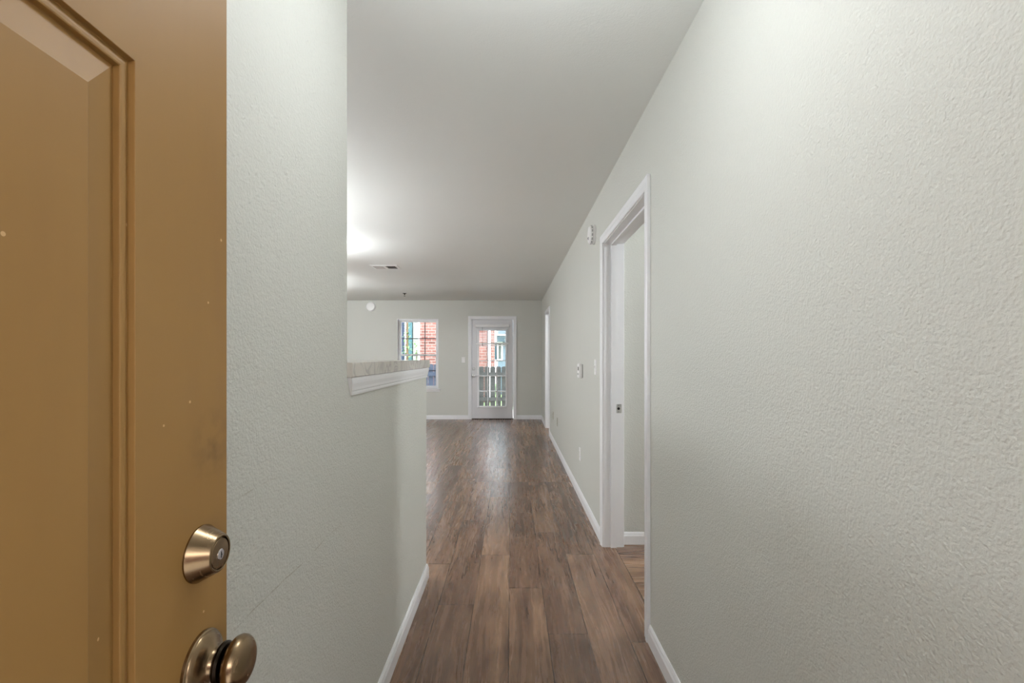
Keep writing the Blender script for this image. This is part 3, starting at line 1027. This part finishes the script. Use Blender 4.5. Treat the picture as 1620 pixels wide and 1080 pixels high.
# ------------------------------------------------------------------ outside
tag(MB().box(-14, 10, YF + 0.14, 11.9, -0.16, -0.10).build('patio_ground', M['concrete']), 'pale concrete patio outside the glazed door', 'ground', kind='structure')
tag(MB().box(-14, 10, 11.9, 24, -0.2, -0.12).build('lawn_ground', M['grass']), 'green lawn strip behind the patio fence', 'ground', kind='structure')
tag(MB().box(-6, 6, -8, YB - 0.14, -0.16, -0.02).build('entry_ground', M['concrete']), 'concrete walk outside the front door', 'ground', kind='structure')

FY = 11.5
def fence(name, xa, xb, z_top, z_bot, mat, label, wid=0.128, gap=0.016, start=None, skip=()):
    r = thing(name, label, 'fence', ((xa + xb) / 2, FY, -0.1))
    P = At(r)
    x = xa
    i = 0
    while x + wid <= xb + 1e-6:
        c = 0.028
        prof = [(x, z_bot), (x + wid, z_bot), (x + wid, z_top - c), (x + wid - c, z_top), (x + c, z_top), (x, z_top - c)]
        P.part('picket', MB().prism(prof, lambda a, b, t: (a, t, b), FY, FY + 0.018), mat)
        x += wid + gap
        i += 1
    for zz in (EYE - (591.5 - VY) * FY / F, EYE - (631 - VY) * FY / F):
        P.part('rail', MB().box(xa, xb, FY - 0.04, FY, zz - 0.045, zz + 0.045), mat)
    for xx in (xa + 0.02, (xa + xb) / 2, xb - 0.11):
        P.part('post', MB().box(xx, xx + 0.09, FY + 0.018, FY + 0.108, -0.12, z_top - 0.08), mat)
    return r
ft = EYE - (579.5 - VY) * FY / F
fence('picket_fence', -1.255, 1.9, ft, 0.03, M['fence'], 'grey weathered dog eared picket fence outside the glazed door')
fence('picket_fence', -5.6, -1.29, EYE - (576 - VY) * FY / F, 0.03, M['fence_blue'], 'blue grey picket fence outside the far window', gap=0.012)

# brick building
BYY = 14.0
bxa, bxb = (664 - VX) * BYY / F, (781.5 - VX) * BYY / F
r = thing('brick_building', 'red brick building behind the fence, seen through window and glazed door', 'building', ((bxa + bxb) / 2, BYY, -0.12))
P = At(r)
P.part('brick_wall', MB().box(bxa, bxb, BYY, BYY + 0.6, -0.12, 2.95), M['brick'])
P.part('soldier_course', MB().box(bxa, bxb, BYY - 0.012, BYY, EYE + (VY - 541) * BYY / F, EYE + (VY - 535) * BYY / F), M['brick'])
dx = (774 - VX) * (BYY - 0.05) / F
P.part('downspout', MB().box(dx - 0.045, dx + 0.045, BYY - 0.09, BYY, 0.0, 2.95), M['vinyl'])
P.part('corner_board', MB().box(bxa - 0.05, bxa, BYY - 0.01, BYY + 0.1, -0.12, 2.95), M['vinyl'])
P.part('eave', MB().box(bxa, bxb, BYY - 0.25, BYY + 0.6, 2.95, 3.1), M['vinyl'])

def px(x, Y): return (x - VX) * Y / F
def pz(y, Y): return EYE + (VY - y) * Y / F

# pale house to the right (seen through the glazed door)
HY = 17.0
r = thing('siding_house', 'pale blue sided house seen through right half of the glazed door', 'building', (px(800, HY), HY, -0.12))
P = At(r)
P.part('siding_wall', MB().box(bxb + 0.02, 6.0, HY, HY + 5, -0.12, 3.4), M['siding_pale'])
P.part('fascia', MB().box(bxb + 0.02, 6.0, HY - 0.30, HY - 0.26, pz(531.2, HY), pz(529.0, HY)), M['vinyl'])
P.part('porch_beam', MB().box(bxb + 0.02, 6.0, HY - 0.26, HY - 0.001, pz(540.5, HY), pz(530, HY)), M['teal_dark'])
P.part('shutter', MB().bevel_box(px(782, HY), px(786.5, HY), HY - 0.04, HY, pz(569, HY), pz(541, HY), -0.01, 1), M['teal_dark'])
wf = P.part('window_frame', MB().frame(px(788.5, HY), px(793, HY), pz(568, HY), pz(542, HY), [(0, 0), (0, 0.04), (0.05, 0.03), (0.05, 0)], lambda a, b, p: (a, HY - p, b), closed=True), M['vinyl'])
P.part('pane', MB().box(px(788.5, HY) - 0.01, px(793, HY) + 0.01, HY - 0.012, HY - 0.002, pz(568, HY) - 0.01, pz(542, HY) + 0.01), M['glass_dark'], wf)

# teal house to the left (seen through the window)
TY = 16.0
r = thing('teal_house', 'teal and blue sided house behind trees, left in the far window', 'building', (px(645, TY), TY, -0.12))
P = At(r)
P.part('blue_wall', MB().box(-12, px(640.5, TY), TY + 0.1, TY + 5, -0.12, 3.4), M['siding_blue'])
P.part('corner_post', MB().box(px(638.2, TY), px(640.5, TY), TY + 0.0, TY + 0.1, -0.12, 3.4), M['navy'])
P.part('trim_board', MB().box(px(640.5, TY), px(642.4, TY), TY - 0.03, TY + 0.1, -0.12, 3.4), M['vinyl'])
P.part('teal_wall', MB().box(px(642.4, TY), px(653, TY), TY, TY + 5, -0.12, 3.4), M['siding_teal'])
P.part('white_wall', MB().box(px(653, TY), bxa - 0.06, TY - 0.05, TY + 5, -0.12, 3.4), M['siding_white'])
for i, yy in enumerate((512, 521, 532, 545, 558)):
    P.part('window_bar', MB().box(px(628, TY), px(638.2, TY), TY + 0.06, TY + 0.1, pz(yy, TY) - 0.02, pz(yy, TY) + 0.02), M['navy'])
P.part('window_bar', MB().box(px(636.0, TY) - 0.02, px(636.0, TY) + 0.02, TY + 0.05, TY + 0.1, 0.5, 3.2), M['navy'])

# unseen roof and wall added outside the entry to block sky light
tag(MB().box(-6, 6, -3.2, YB - 0.14, 2.62, 2.75).build('ceiling_sky_block', M['ceiling']), 'added unseen roof blocking sky light outside the front door', 'ceiling', kind='structure')

tag(MB().box(-6, 6, -3.35, -3.2, -0.16, 2.0).build('wall_sky_block', M['brick']), 'added unseen brick wall holding back daylight outside the front door', 'wall', kind='structure')  # height set to limit daylight entering the hall

# climbing vine and tree
def leaves(n, centre, spread, size, rng):
    m = MB()
    for i in range(n):
        p = Vector((rng.gauss(centre[0], spread[0]), rng.gauss(centre[1], spread[1]), centre[2] + rng.uniform(-spread[2], spread[2])))
        q = Matrix.Rotation(rng.uniform(0, 6.28), 3, 'Z') @ Matrix.Rotation(rng.uniform(-1.2, 1.2), 3, 'X')
        s = size * rng.uniform(0.6, 1.3)
        vs = [p + q @ Vector(v) * s for v in ((0, -1, 0), (0.45, -0.2, 0.08), (0.3, 0.5, 0.05), (0, 1, -0.05), (-0.3, 0.5, 0.05), (-0.45, -0.2, 0.08))]
        m.add(vs, [(0, 1, 2, 3), (0, 3, 4, 5)])
    return m
rng = random.Random(3)
vx = px(644, 14.8)
r = thing('slender_tree', 'slender leafy tree in front of the teal house wall', 'tree', (vx, 14.8, -0.12))
P = At(r)
P.part('trunk', MB().lathe([(0.05, -0.12), (0.04, 1.5), (0.03, 3.2), (0.015, 4.2)], lambda a, b, h: (vx + a + 0.03 * math.sin(h * 2), 14.8 + b, h), 10), M['bark'])
lv = P.part('foliage', leaves(260, (vx, 14.8, 2.2), (0.06, 0.06, 1.9), 0.055, rng), M['leaf'])
bx_ = px(659, 14.9)
r = thing('pale_shrub', 'pale green shrub against the white wall beside the brick', 'shrub', (bx_, 14.9, -0.12))
P = At(r)
P.part('stem', MB().lathe([(0.025, -0.12), (0.012, 1.5)], lambda a, b, h: (bx_ + a, 14.9 + b, h), 8), M['bark'])
P.part('foliage', leaves(260, (bx_, 14.9, 0.95), (0.10, 0.07, 0.85), 0.05, rng), M['leaf_pale'])
